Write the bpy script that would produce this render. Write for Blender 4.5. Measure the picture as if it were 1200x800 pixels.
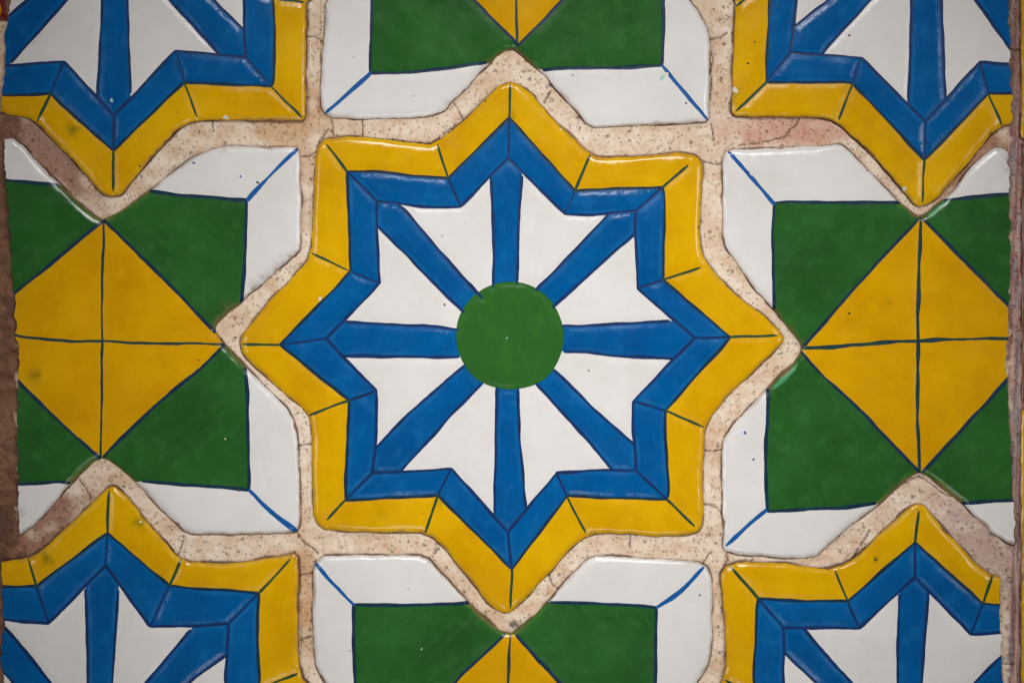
import bpy, math, random
import numpy as np
from mathutils import Vector
from mathutils.geometry import delaunay_2d_cdt

# ------------------------------------------------------------------ scene, camera, light
for o in list(bpy.data.objects):
    bpy.data.objects.remove(o, do_unlink=True)
scene = bpy.context.scene
COL = scene.collection
S = 0.0003            # metres per traced unit: one tile repeat is about 14.5 cm
ZC = 1.2              # height of the middle of the view on the wall
CAM_D = 0.9

cam_d = bpy.data.cameras.new('camera'); cam = bpy.data.objects.new('camera', cam_d); COL.objects.link(cam)
cam.location = (0, -CAM_D, ZC); cam.rotation_euler = (math.radians(90), 0, 0)
cam_d.sensor_width = 36; cam_d.lens = 36 * (CAM_D - 0.001) / (1200 * S)
cam_d.clip_start = 0.01; cam_d.clip_end = 100
scene.camera = cam

world = bpy.data.worlds.new('World'); scene.world = world; world.use_nodes = True
bg = world.node_tree.nodes['Background']
bg.inputs[0].default_value = (0.93, 0.96, 1.0, 1); bg.inputs[1].default_value = 0.03

def spot(name, loc, target, cone, radius, power, col):
    l = bpy.data.lights.new(name, 'SPOT'); l.shadow_soft_size = radius; l.energy = power; l.color = col
    l.spot_size = math.radians(cone); l.spot_blend = 1.0
    o = bpy.data.objects.new(name, l); COL.objects.link(o); o.location = loc
    o.rotation_euler = (Vector(target) - Vector(loc)).to_track_quat('-Z', 'Y').to_euler()
    return o
spot('added_soft_lamp', (0.03, -0.70, ZC + 0.43), (0.014, 0, ZC - 0.045), 39, 0.15, 19.2, (1.0, 0.975, 0.945))  # light from above; cone fade added to darken the edges like a vignette
spot('added_soft_lamp', (0.55, -0.66, ZC + 0.06), (0.0, 0, ZC), 39, 0.15, 7.2, (1.0, 0.98, 0.955))  # added side fill, unseen; its cone also fades the edges
spot('added_soft_lamp', (-0.53, -0.66, ZC + 0.0), (0.035, 0, ZC), 39, 0.15, 5.8, (1.0, 0.98, 0.955))  # weaker added side fill, aimed off centre so its own side stays darker
spot('added_soft_lamp', (0.0, -0.68, ZC - 0.43), (0.014, 0, ZC + 0.02), 39, 0.15, 4.6, (1.0, 0.975, 0.945))  # added fill from below, puts highlights on the lower blue bands

vs = scene.view_settings
vs.view_transform = 'Standard'; vs.look = 'None'; vs.exposure = 0; vs.gamma = 1; vs.use_curve_mapping = False

rng = np.random.default_rng(7); random.seed(7)

# ------------------------------------------------------------------ materials
def srgb(r, g, b):
    def f(c):
        c /= 255
        return c / 12.92 if c <= 0.04045 else ((c + 0.055) / 1.055) ** 2.4
    return (f(r), f(g), f(b), 1)

class NT:
    def __init__(s, name):
        s.m = bpy.data.materials.new(name); s.m.use_nodes = True
        s.t = s.m.node_tree; s.n = s.t.nodes; s.b = s.n['Principled BSDF']
        s.pos = s.n.new('ShaderNodeNewGeometry').outputs['Position']
    def link(s, a, b): s.t.links.new(a, b)
    def put(s, sock, v):
        if hasattr(v, 'is_output'): s.link(v, sock)
        else: sock.default_value = v
    def mapping(s, scale, rot=(0, 0, 0)):
        n = s.n.new('ShaderNodeMapping'); s.link(s.pos, n.inputs[0]); n.inputs['Scale'].default_value = scale
        n.inputs['Rotation'].default_value = rot; return n.outputs[0]
    def noise(s, scale, detail=3, rough=0.55, vec=None, dist=0):
        n = s.n.new('ShaderNodeTexNoise'); s.link(vec or s.pos, n.inputs['Vector'])
        n.inputs['Scale'].default_value = scale; n.inputs['Detail'].default_value = detail
        n.inputs['Roughness'].default_value = rough; n.inputs['Distortion'].default_value = dist
        return n.outputs['Fac']
    def voronoi(s, scale, feature='F1'):
        n = s.n.new('ShaderNodeTexVoronoi'); s.link(s.pos, n.inputs['Vector']); n.inputs['Scale'].default_value = scale
        n.feature = feature; return n
    def ramp(s, fac, a, b, lo=0.0, hi=1.0):
        n = s.n.new('ShaderNodeMapRange'); s.put(n.inputs[0], fac)
        n.inputs[1].default_value = a; n.inputs[2].default_value = b
        n.inputs[3].default_value = lo; n.inputs[4].default_value = hi; return n.outputs[0]
    def math(s, op, a, b=0.0):
        n = s.n.new('ShaderNodeMath'); n.operation = op; s.put(n.inputs[0], a); s.put(n.inputs[1], b); return n.outputs[0]
    def mix(s, fac, a, b, mode='MIX'):
        n = s.n.new('ShaderNodeMix'); n.data_type = 'RGBA'; n.blend_type = mode
        s.put(n.inputs[0], fac); s.put(n.inputs[6], a); s.put(n.inputs[7], b); return n.outputs[2]
    def attr(s, name):
        n = s.n.new('ShaderNodeAttribute'); n.attribute_name = name; return n
    def bump(s, h, strength, dist=0.001, normal=None):
        n = s.n.new('ShaderNodeBump'); s.put(n.inputs['Height'], h); n.inputs['Strength'].default_value = strength
        n.inputs['Distance'].default_value = dist
        if normal: s.link(normal, n.inputs['Normal'])
        return n.outputs[0]

CLAY = srgb(122, 84, 58)
SMUDGE = srgb(84, 96, 22)
def glaze(name, base, dark, light, streak=0.25, rimcol=None, rimw=5.0, rough=0.2, pool=0.0, wear=1.3):
    t = NT(name)
    c = t.mix(t.ramp(t.noise(38, 4, 0.6), 0.35, 0.68), base, dark)
    c = t.mix(t.ramp(t.noise(170, 3, 0.6), 0.52, 0.72, 0, 0.35), c, light)
    cmb = t.n.new('ShaderNodeCombineXYZ')
    t.link(t.math('MULTIPLY', t.attr('along').outputs['Fac'], 0.012), cmb.inputs[0]); t.link(t.math('MULTIPLY', t.attr('across').outputs['Fac'], 0.16), cmb.inputs[1])
    st = t.noise(1.0, 3, 0.6, cmb.outputs[0], 0.5)
    c = t.mix(t.ramp(st, 0.5, 0.75, 0, streak), c, light)
    e = t.attr('edge').outputs['Fac']; rim = t.attr('rim').outputs['Fac']
    n2 = t.noise(220, 2)
    if pool:   # glaze drawn thin beside the drawn line
        w = t.math('MULTIPLY', t.ramp(e, 1.5, 3.2), t.ramp(e, 6.5, 3.4))
        c = t.mix(t.math('MULTIPLY', w, t.ramp(t.noise(45, 2), 0.45, 0.62, 0, pool)), c, light)
    if rimcol:
        r2 = t.math('ADD', rim, t.ramp(n2, 0.3, 0.7, -2.5, 2.5))
        c = t.mix(t.math('MULTIPLY', t.ramp(r2, rimw, 0.8), t.ramp(t.noise(25, 2), 0.4, 0.62, 0.05, 0.7)), c, rimcol)
    # bare clay where the rim is worn
    r3 = t.math('ADD', t.math('ADD', rim, t.ramp(t.noise(330, 3), 0.3, 0.7, -0.9, 0.9)), t.ramp(t.noise(70, 3, .65), 0.60, 0.70, 0.35, -2.6))
    c = t.mix(t.ramp(r3, wear, wear * 0.35, 0, 0.85), c, CLAY)
    # grime ground into the rim
    r4 = t.math('ADD', rim, t.ramp(t.noise(120, 3), 0.35, 0.65, -2.5, 2.5))
    c = t.mix(t.math('MULTIPLY', t.ramp(r4, 3.8, 0.2), t.ramp(t.noise(16, 2), 0.42, 0.6, 0.05, 0.6)), c, srgb(150, 112, 80))
    # pin specks
    v = t.voronoi(95)
    sp = t.math('MULTIPLY', t.ramp(v.outputs['Distance'], 0.055, 0.03), t.ramp(t.math('FRACT', t.math('MULTIPLY', v.outputs['Color'], 7.3)), 0.80, 0.82))
    c = t.mix(t.math('MULTIPLY', sp, 0.35), c, srgb(70, 52, 32))
    c = t.mix(t.math('MULTIPLY', t.attr('stain').outputs['Fac'], t.ramp(t.noise(260, 4, .7), .3, .65, .2, 1.0)), c, srgb(128, 96, 66))
    sm = t.attr('smudge').outputs['Fac']
    c = t.mix(t.math('MULTIPLY', sm, 0.85), c, SMUDGE)
    t.put(t.b.inputs['Base Color'], c)
    t.put(t.b.inputs['Roughness'], t.ramp(t.noise(90, 3), 0.3, 0.7, rough * 0.85, rough * 1.45))
    t.b.inputs['IOR'].default_value = 1.5
    t.b.inputs['Specular IOR Level'].default_value = 0.42
    n = t.bump(t.noise(140, 3, 0.5), 0.18, 0.0004)
    n = t.bump(t.noise(900, 2, 0.5), 0.10, 0.0001, n)
    t.put(t.b.inputs['Normal'], n)
    return t.m

M = {}
M['yellow'] = glaze('yellow_glaze', srgb(229, 177, 0), srgb(210, 153, 0), srgb(236, 190, 6), 0.25, srgb(238, 192, 40), 5, 0.16)
M['ochre'] = glaze('ochre_glaze', srgb(224, 169, 0), srgb(206, 148, 0), srgb(230, 177, 2), 0.2, None, 5, 0.15)
M['blue'] = glaze('blue_glaze', srgb(0, 95, 162), srgb(0, 80, 144), srgb(28, 116, 180), 0.16, None, 5, 0.15, 0.5)
M['green'] = glaze('green_glaze', srgb(44, 102, 42), srgb(35, 83, 34), srgb(60, 122, 60), 0.2, srgb(98, 142, 56), 7, 0.17)
M['disc'] = glaze('disc_green_glaze', srgb(48, 106, 42), srgb(44, 98, 38), srgb(64, 120, 38), 0.15, None, 5, 0.16, 0.25)
M['white'] = glaze('white_glaze', srgb(234, 232, 230), srgb(226, 222, 219), srgb(238, 236, 235), 0.25, None, 5, 0.18)
M['pale'] = glaze('thin_green_glaze', srgb(66, 146, 100), srgb(56, 130, 76), srgb(92, 166, 118), 0.4, srgb(120, 170, 90), 3, 0.2)
M['red'] = glaze('oxblood_glaze', srgb(120, 26, 24), srgb(88, 16, 18), srgb(150, 50, 38), 0.2, None, 5, 0.25)

def line(name, a, b, rough=0.3):
    t = NT(name)
    t.put(t.b.inputs['Base Color'], t.mix(t.ramp(t.noise(260, 3), 0.3, 0.7), a, b))
    t.b.inputs['Roughness'].default_value = rough
    return t.m
M['ly'] = line('line_on_yellow', srgb(20, 64, 52), srgb(50, 80, 30))
M['lb'] = line('line_on_blue', srgb(0, 38, 86), srgb(0, 52, 112))
M['lw'] = line('line_on_white', srgb(0, 80, 152), srgb(0, 96, 172))
M['lg'] = line('line_beside_green', srgb(2, 38, 60), srgb(6, 52, 78))
M['lo'] = line('line_on_ochre', srgb(10, 50, 60), srgb(28, 66, 56))
M['dk'] = line('dark_speck', srgb(60, 48, 28), srgb(82, 62, 30))
M['dr'] = line('red_speck', srgb(110, 20, 30), srgb(130, 30, 30))
M['tq'] = line('turquoise_speck', srgb(150, 205, 195), srgb(180, 215, 205))
M['lt'] = line('pale_chip', srgb(225, 215, 195), srgb(236, 226, 208))

def clay():
    t = NT('bare_clay')
    t.put(t.b.inputs['Base Color'], t.mix(t.noise(300, 3), srgb(150, 104, 72), srgb(98, 64, 44)))
    t.b.inputs['Roughness'].default_value = 0.9
    return t.m
M['clay'] = clay()

def grout_mat():
    t = NT('mortar')
    tint = t.attr('tint').outputs['Color']; dirt_gap_shade = t.attr('dirt_gap_shade').outputs['Fac']
    c = t.mix(t.ramp(t.noise(60, 4, 0.65), 0.35, 0.7, 0, 0.55), tint, t.mix(1.0, tint, srgb(232, 206, 182), 'MULTIPLY'))
    c = t.mix(t.ramp(t.noise(520, 5, 0.75), 0.50, 0.68, 0, 0.6), c, t.mix(1.0, tint, srgb(196, 152, 120), 'MULTIPLY'))
    c = t.mix(t.ramp(t.noise(420, 3, 0.7), 0.56, 0.74, 0, 0.55), c, t.mix(1.0, tint, (1.12, 1.14, 1.16, 1), 'MULTIPLY'))
    v = t.voronoi(900)
    sel = t.ramp(t.math('FRACT', t.math('MULTIPLY', v.outputs['Color'], 5.7)), 0.60, 0.75)
    pit = t.math('MULTIPLY', t.ramp(v.outputs['Distance'], 0.36, 0.22), sel)
    c = t.mix(t.math('MULTIPLY', pit, 0.5), c, t.mix(0.5, tint, srgb(90, 50, 26), 'MULTIPLY'))
    v2 = t.voronoi(420)
    sel2 = t.ramp(t.math('FRACT', t.math('MULTIPLY', v2.outputs['Color'], 9.1)), 0.80, 0.82)
    pit2 = t.math('MULTIPLY', t.ramp(t.math('ADD', v2.outputs['Distance'], t.ramp(t.noise(1500, 2), .3, .7, -.12, .12)), 0.27, 0.14), sel2)
    c = t.mix(t.math('MULTIPLY', pit2, 0.5), c, srgb(112, 78, 54))
    c = t.mix(t.math('MULTIPLY', dirt_gap_shade, 0.88), c, srgb(82, 56, 40))
    t.put(t.b.inputs['Base Color'], c); t.b.inputs['Roughness'].default_value = 0.92
    h = t.math('SUBTRACT', t.noise(420, 5, 0.7), t.math('ADD', t.math('MULTIPLY', pit, 0.5), t.math('MULTIPLY', pit2, 0.7)))
    t.put(t.b.inputs['Normal'], t.bump(h, 1.0, 0.0007))
    return t.m
M['grout'] = grout_mat()

# ------------------------------------------------------------------ plane geometry helpers (tracing units, y down)
class Waves:
    def __init__(s, seed, wl0, wl1, n=14):
        r = np.random.default_rng(seed)
        a = r.uniform(0, 2 * np.pi, n); k = 2 * np.pi / np.exp(r.uniform(np.log(wl0), np.log(wl1), n))
        s.kx = np.cos(a) * k; s.ky = np.sin(a) * k; s.p = r.uniform(0, 6.28, n)
    def __call__(s, P):
        return np.sin(np.outer(P[:, 0], s.kx) + np.outer(P[:, 1], s.ky) + s.p).sum(1) / math.sqrt(len(s.p) / 2)
W_edge = Waves(3, 7, 40); W_hand = Waves(13, 26, 110); W_surf = Waves(4, 45, 160); W_grout = Waves(5, 9, 70, 20); W_fine = Waves(6, 4, 12, 20); W_big = Waves(8, 60, 300)

def resample(pts, step, closed=False):
    P = np.array(pts, float)
    if closed: P = np.vstack([P, P[:1]])
    out = []
    for a, b in zip(P[:-1], P[1:]):
        n = max(1, int(math.ceil(np.hypot(*(b - a)) / step)))
        for k in range(n): out.append(a + (b - a) * k / n)
    if not closed: out.append(P[-1])
    return np.array(out)
def chaikin(P, it=2, closed=True):
    for _ in range(it):
        if closed:
            Q = np.roll(P, -1, 0)
            P = np.stack([P * .75 + Q * .25, P * .25 + Q * .75], 1).reshape(-1, 2)
        else:
            A, B = P[:-1], P[1:]
            R = np.stack([A * .75 + B * .25, A * .25 + B * .75], 1).reshape(-1, 2)
            P = np.vstack([P[:1], R[1:-1], P[-1:]])
    return P
def pip(P, poly):
    poly = np.asarray(poly, float); res = np.zeros(len(P), bool)
    lo = poly.min(0); hi = poly.max(0)
    idx = np.where((P[:, 0] >= lo[0]) & (P[:, 0] <= hi[0]) & (P[:, 1] >= lo[1]) & (P[:, 1] <= hi[1]))[0]
    if not len(idx): return res
    x = P[idx, 0]; y = P[idx, 1]; ins = np.zeros(len(idx), bool)
    a = poly; b = np.roll(poly, -1, 0)
    for (x0, y0), (x1, y1) in zip(a, b):
        if y0 == y1: continue
        c = (y0 > y) != (y1 > y)
        ins ^= c & (x < (x1 - x0) * (y - y0) / (y1 - y0) + x0)
    res[idx] = ins
    return res
def cells(P, A, B, cap, size=36.0):
    """points by cell, each with only the segments that can be nearer than cap"""
    k = np.floor(P / size).astype(int); key = k[:, 0] * 100003 + k[:, 1]
    order = np.argsort(key, kind='stable'); ks = key[order]
    cut_ = np.flatnonzero(np.diff(ks)) + 1
    lo = np.minimum(A, B); hi = np.maximum(A, B)
    for idx in np.split(order, cut_):
        c = k[idx[0]] * size
        m = (lo[:, 0] < c[0] + size + cap) & (hi[:, 0] > c[0] - cap) & (lo[:, 1] < c[1] + size + cap) & (hi[:, 1] > c[1] - cap)
        if m.any(): yield idx, A[m], B[m]
def raw(P, A, B):
    D = B - A; L = np.maximum((D * D).sum(1), 1e-9)
    px = P[:, 0:1] - A[:, 0]; py = P[:, 1:2] - A[:, 1]
    t = (px * D[:, 0] + py * D[:, 1]) / L
    np.maximum(t, 0, out=t); np.minimum(t, 1, out=t)
    px -= t * D[:, 0]; py -= t * D[:, 1]
    return px, py, px * px + py * py
def segdist(P, A, B, cap=None):
    if cap is None: return np.sqrt(raw(P, A, B)[2].min(1)) if len(P) else np.zeros(0)
    out = np.full(len(P), float(cap))
    if len(P):
        for idx, a, b in cells(P, A, B, cap): out[idx] = np.sqrt(raw(P[idx], a, b)[2].min(1))
    return np.minimum(out, cap)
def segnear(P, A, B, cap):
    """distance and unit direction away from the nearest point"""
    out = np.full(len(P), float(cap)); g = np.zeros((len(P), 2))
    for idx, a, b in cells(P, A, B, cap):
        px, py, q = raw(P[idx], a, b); k = q.argmin(1); r = np.arange(len(k)); dd = np.sqrt(q[r, k])
        out[idx] = dd; dd = np.maximum(dd, 1e-6); g[idx, 0] = px[r, k] / dd; g[idx, 1] = py[r, k] / dd
    g[(out < 0.02) | (out >= cap)] = 0
    return np.minimum(out, cap), g
def segs(poly, closed):
    A = np.asarray(poly, float)
    return (A, np.roll(A, -1, 0)) if closed else (A[:-1], A[1:])

def brush(pts, w, kind, t0=0.6, t1=0.6, seed=0, wob=0.22):
    """A hand drawn line: outline polygon and centre line."""
    c = chaikin(np.array(pts, float), 2, False) if len(pts) > 2 else np.array(pts, float)
    c = chaikin(resample(c, 9), 1, False); c = resample(c, 5)
    if len(c) < 3: c = resample(pts, max(1.0, np.hypot(*(np.array(pts[-1]) - np.array(pts[0]))) / 3))
    d = np.gradient(c, axis=0); n = np.stack([-d[:, 1], d[:, 0]], 1); n /= np.maximum(np.hypot(n[:, 0], n[:, 1]), 1e-6)[:, None]
    s = np.array([[seed * 37.1, seed * 11.3]])
    c = c + n * (W_hand(c + s) * wob * 1.1 + W_edge(c + s) * wob * .25)[:, None]
    u = np.linspace(0, 1, len(c)); L = max(1.0, len(c) * 5.0)
    prof = np.minimum(1, np.minimum(t0 + (1 - t0) * u * L / 10, t1 + (1 - t1) * (1 - u) * L / 10))
    hw = 0.5 * w * prof * (1 + 0.14 * W_hand(c + s + 50) + .05 * W_edge(c + s))
    hw = np.clip(hw, 0.35, None)
    e0 = c[0] - (c[1] - c[0]) / max(1e-6, np.hypot(*(c[1] - c[0]))) * hw[0] * .8
    e1 = c[-1] + (c[-1] - c[-2]) / max(1e-6, np.hypot(*(c[-1] - c[-2]))) * hw[-1] * .8
    poly = np.vstack([[e0], c + n * hw[:, None], [e1], (c - n * hw[:, None])[::-1]])
    return poly, c, kind
def dot(x, y, r, kind):
    k = 9; a = np.linspace(0, 2 * np.pi, k, endpoint=False)
    rr = r * (1 + 0.25 * np.sin(a * 2 + x) + 0.15 * np.sin(a * 3 + y))
    return np.stack([x + rr * np.cos(a), y + rr * np.sin(a)], 1), np.array([[x - .1, y], [x + .1, y]]), kind

SMUDGES = [(86, 152, 6, .8), (42, 440, 6, .8), (164, 612, 5, .8), (54, 654, 6, .8), (60, 657, 4, .6), (1026, 655, 2.5, .9),
           (1041, 353, 4, .35), (1067, 204, 7, .25), (516, 588, 4, .4), (445, 602, 8, .25), (600, 135, 4, .5), (862, 108, 5, .5), (300, 150, 9, .1)]

STAINS = [(350, 296, 5, .8), (342, 302, 6, .7), (333, 309, 6, .6), (325, 316, 6, .7), (314, 326, 7, .6), (300, 337, 7, .7), (287, 349, 6, .6), (270, 364, 6, .8), (258, 376, 5, .8), (1181, 186, 5, .8), (1180, 200, 5, .7),
          (262, 175, 3, .4), (30, 620, 5, .5), (24, 600, 4, .5), (526, 122, 5, .35), (572, 76, 5, .4), (360, 486, 3, .3), (846, 640, 3, .3), (1050, 573, 5, .4), (1170, 172, 4, .4), (100, 548, 5, .3), (930, 386, 4, .3)]
def to3(x, y, h): return ((x - 600) * S, -h, (400 - y) * S + ZC)

# ------------------------------------------------------------------ tile maker
OUTLINES = []
def new_mesh(name, V, N, tris, mats, slots, attrs, parent, origin):
    me = bpy.data.meshes.new(name)
    me.from_pydata([tuple(v - origin) for v in V], [], [tuple(t) for t in tris])
    for m in mats: me.materials.append(m)
    if slots is not None: me.polygons.foreach_set('material_index', slots)
    me.polygons.foreach_set('use_smooth', [True] * len(tris))
    for k, a in attrs.items():
        at = me.attributes.new(k, 'FLOAT', 'POINT'); at.data.foreach_set('value', np.asarray(a, np.float32))
    if N is not None: me.normals_split_custom_set_from_vertices([tuple(n) for n in N])
    me.update()
    o = bpy.data.objects.new(name, me); COL.objects.link(o)
    if parent: o.parent = parent
    return o

def make_tile(name, label, cat, group, center, outline, classify, strokes, edges, cut=None, lift=0.0, tilt=(0, 0), step=4.0, puff=0.00028, seams=()):
    """outline: closed polygon; strokes: list of (poly, centre, kind); edges: extra constraint polylines;
    classify(P) -> (list of (part name, material key), index per point)"""
    O = chaikin(resample(outline, 7, True), 3)
    O = resample(O, 3.2, True)
    nrm = np.roll(O, -1, 0) - np.roll(O, 1, 0); nrm = np.stack([-nrm[:, 1], nrm[:, 0]], 1); nrm /= np.maximum(np.hypot(nrm[:, 0], nrm[:, 1]), 1e-6)[:, None]
    O = O + nrm * (W_hand(O * 1.5) * 0.3 + W_edge(O) * 0.07)[:, None]
    if cut is not None:      # broken or sawn side: polygon of what is kept
        K = resample(cut, 3.0, True); K = K + np.stack([W_edge(K * 1.7), W_fine(K)], 1) * np.array([.7, .2])
    OUTLINES.append((O, K if cut is not None else None))
    # constraints
    V = []; E = []
    def add(poly, closed):
        b = len(V); V.extend(map(tuple, poly)); n = len(poly)
        E.extend((b + i, b + (i + 1) % n) for i in range(n if closed else n - 1))
    add(O, True)
    if cut is not None: add(K, True)
    for p, c, k in strokes: add(p, True)
    for e in edges: add(resample(e, 5), False)
    lo = O.min(0); hi = O.max(0)
    gx, gy = np.meshgrid(np.arange(lo[0], hi[0], step), np.arange(lo[1], hi[1], step))
    G = np.stack([gx.ravel(), gy.ravel()], 1); G = G + rng.uniform(-.3, .3, G.shape) * step
    G = G[pip(G, O)]
    A, B = segs(O, True)
    if cut is not None: G = G[pip(G, K)]
    vis = (G[:, 0] > -30) & (G[:, 0] < 1230) & (G[:, 1] > -30) & (G[:, 1] < 830)
    G = G[vis | (rng.uniform(size=len(G)) < 0.12)]
    G = G[segdist(G, A, B, 12) > 9]
    ctr = np.vstack([c for p, c, k in strokes]); SA = np.vstack([segs(c, False)[0] for p, c, k in strokes if len(c) > 2]); SB = np.vstack([segs(c, False)[1] for p, c, k in strokes if len(c) > 2])
    for q in seams: SA = np.vstack([SA, segs(q, True)[0]]); SB = np.vstack([SB, segs(q, True)[1]])
    G = G[segdist(G, SA, SB, 6) > 3]
    rings = []
    for d in (1.0, 2.2, 4.0, 6.5):
        r = O + nrm * d
        r2 = O - nrm * d
        for q in (r, r2):
            q = q[::2] if d > 3 else q
            q = q[pip(q, O)]
            if len(q): q = q[segdist(q, A, B, 12) > d * 0.9]
            rings.append(q)
    R = np.vstack(rings)
    if cut is not None: R = R[pip(R, K)]
    V.extend(map(tuple, G)); V.extend(map(tuple, R))
    vo, eo, fo, _, _, _ = delaunay_2d_cdt([Vector(v) for v in V], E, [], 0, 1e-3)
    P = np.array([tuple(v) for v in vo]); T = np.array([tuple(f) for f in fo if len(f) == 3])
    C = P[T].mean(1)
    keep = pip(C, O)
    if cut is not None: keep &= pip(C, K)
    T = T[keep]; C = C[keep]
    used = np.unique(T)
    remap = -np.ones(len(P), int); remap[used] = np.arange(len(used)); P = P[used]; T = remap[T]
    # orientation: y is down and the face must look at -Y (towards the viewer)
    a, b, c = P[T[:, 0]], P[T[:, 1]], P[T[:, 2]]
    area2 = (b[:, 0] - a[:, 0]) * (c[:, 1] - a[:, 1]) - (b[:, 1] - a[:, 1]) * (c[:, 0] - a[:, 0])
    flip = area2 > 0
    T[flip] = T[flip][:, ::-1]
    cx, cy = center
    d, gd = segnear(P, A, B, 20); e, ge = segnear(P, SA, SB, 20)
    ws = W_surf(P); w = np.clip(8.5 + 1.6 * W_big(P * 1.3), 5.5, 12.5); u = np.clip(d / w, 0, 1); v = np.clip(e / 9.0, 0, 1)
    h = 0.00002 + 0.00100 * (1 - (1 - u) ** 2.2) + puff * (v * v * (3 - 2 * v)) + 0.000045 * ws
    h = h + lift + ((P[:, 0] - cx) * tilt[0] + (P[:, 1] - cy) * tilt[1]) * S
    pd = 0.00100 * 2.2 * (1 - u) ** 1.2 / w; pe = puff * 6 * v * (1 - v) / 9.0
    wx = (W_surf(P + [.5, 0]) - ws) * 2 * 0.000045; wy = (W_surf(P + [0, .5]) - ws) * 2 * 0.000045
    rimless = d < 0.02
    dx = (pd * gd[:, 0] + pe * ge[:, 0] + wx) / S + tilt[0]; dy = (pd * gd[:, 1] + pe * ge[:, 1] + wy) / S + tilt[1]
    if rimless.any():      # on the outline itself use the normal of the outline
        pin = P[rimless]; ci = np.array([((O - q) ** 2).sum(1).argmin() for q in pin]); nn = nrm[ci]
        sg = np.where(pip(O[ci] + nn * 0.8, O), 1, -1)[:, None]; nn = nn * sg
        dx[rimless] += pd[rimless] * nn[:, 0] / S; dy[rimless] += pd[rimless] * nn[:, 1] / S
    N = np.stack([-dx, -np.ones(len(P)), dy], 1); N /= np.linalg.norm(N, axis=1)[:, None]
    X = np.stack([(P[:, 0] - 600) * S, -h, (400 - P[:, 1]) * S + ZC], 1)
    sm = np.zeros(len(P))
    for sx, sy, sr, sa in SMUDGES:
        sm = np.maximum(sm, sa * np.exp(-((P[:, 0] - sx) ** 2 + (P[:, 1] - sy) ** 2) / (sr * sr) * (1 + 0.4 * W_fine(P)).clip(.3)))
    stn = np.zeros(len(P))
    for sx, sy, sr, sa in STAINS:
        stn = np.maximum(stn, sa * np.exp(-((P[:, 0] - sx) ** 2 + (P[:, 1] - sy) ** 2) / (sr * sr) * (1 + 0.5 * W_fine(P * .8)).clip(.25)))
    # field of each triangle
    fields, fid = classify(C)
    kinds = []; lk = -np.ones(len(C), int)
    for p, c_, k in strokes:
        if k not in kinds: kinds.append(k)
        lk[pip(C, p)] = kinds.index(k)
    origin = np.array([(cx - 600) * S, 0.0, (400 - cy) * S + ZC])
    root = bpy.data.objects.new(name, None); COL.objects.link(root); root.location = origin; root.empty_display_size = 0.01
    root['label'] = label; root['category'] = cat
    if group: root['group'] = group
    def emit(nm, sel, mats, slots):
        t = T[sel]; u = np.unique(t)
        q = P[u] - P[u].mean(0); ev = np.linalg.eigh(q.T @ q)[1][:, 1]; ofs = rng.uniform(0, 900)
        su = q @ ev + ofs; sv_ = q @ np.array([-ev[1], ev[0]]) + ofs; rm = np.zeros(len(P), int); rm[u] = np.arange(len(u))
        return new_mesh(nm, X[u], N[u], rm[t], mats, slots, dict(rim=d[u], edge=e[u], smudge=sm[u], stain=stn[u], along=su, across=sv_), root, origin)
    for i, (nm, mk) in enumerate(fields):
        sel = (fid == i) & (lk < 0)
        if sel.sum() > 3: emit(nm, sel, [M[mk]], None)
    sel = lk >= 0
    emit('painted_outline', sel, [M[k] for k in kinds], lk[sel])
    # clay body: sides and back
    cnt = {}
    for t in T:
        for i in range(3):
            k = (t[i], t[(i + 1) % 3]); cnt[k] = cnt.get(k, 0) + 1
    nxt = {}
    for (i, j) in cnt:
        if (j, i) not in cnt: nxt[i] = j
    loops = []; seen = set()
    for s0 in list(nxt):
        if s0 in seen: continue
        lp = [s0]; seen.add(s0); k = nxt[s0]
        while k != s0 and k in nxt and k not in seen: lp.append(k); seen.add(k); k = nxt[k]
        if len(lp) > 20: loops.append(lp)
    BV = []; BF = []
    for lp in loops:
        b = len(BV); n = len(lp)
        for i in lp: BV.append(X[i] - origin)
        for i in lp: q = X[i] - origin; BV.append(np.array([q[0], 0.0075, q[2]]))
        for i in range(n):
            j = (i + 1) % n; BF.append((b + j, b + i, b + n + i, b + n + j))
        BF.append(tuple(b + n + i for i in range(n)))
    me = bpy.data.meshes.new('clay_body'); me.from_pydata([tuple(v) for v in BV], [], BF); me.materials.append(M['clay']); me.update()
    ob = bpy.data.objects.new('clay_body', me); COL.objects.link(ob); ob.parent = root
    return root

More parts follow.
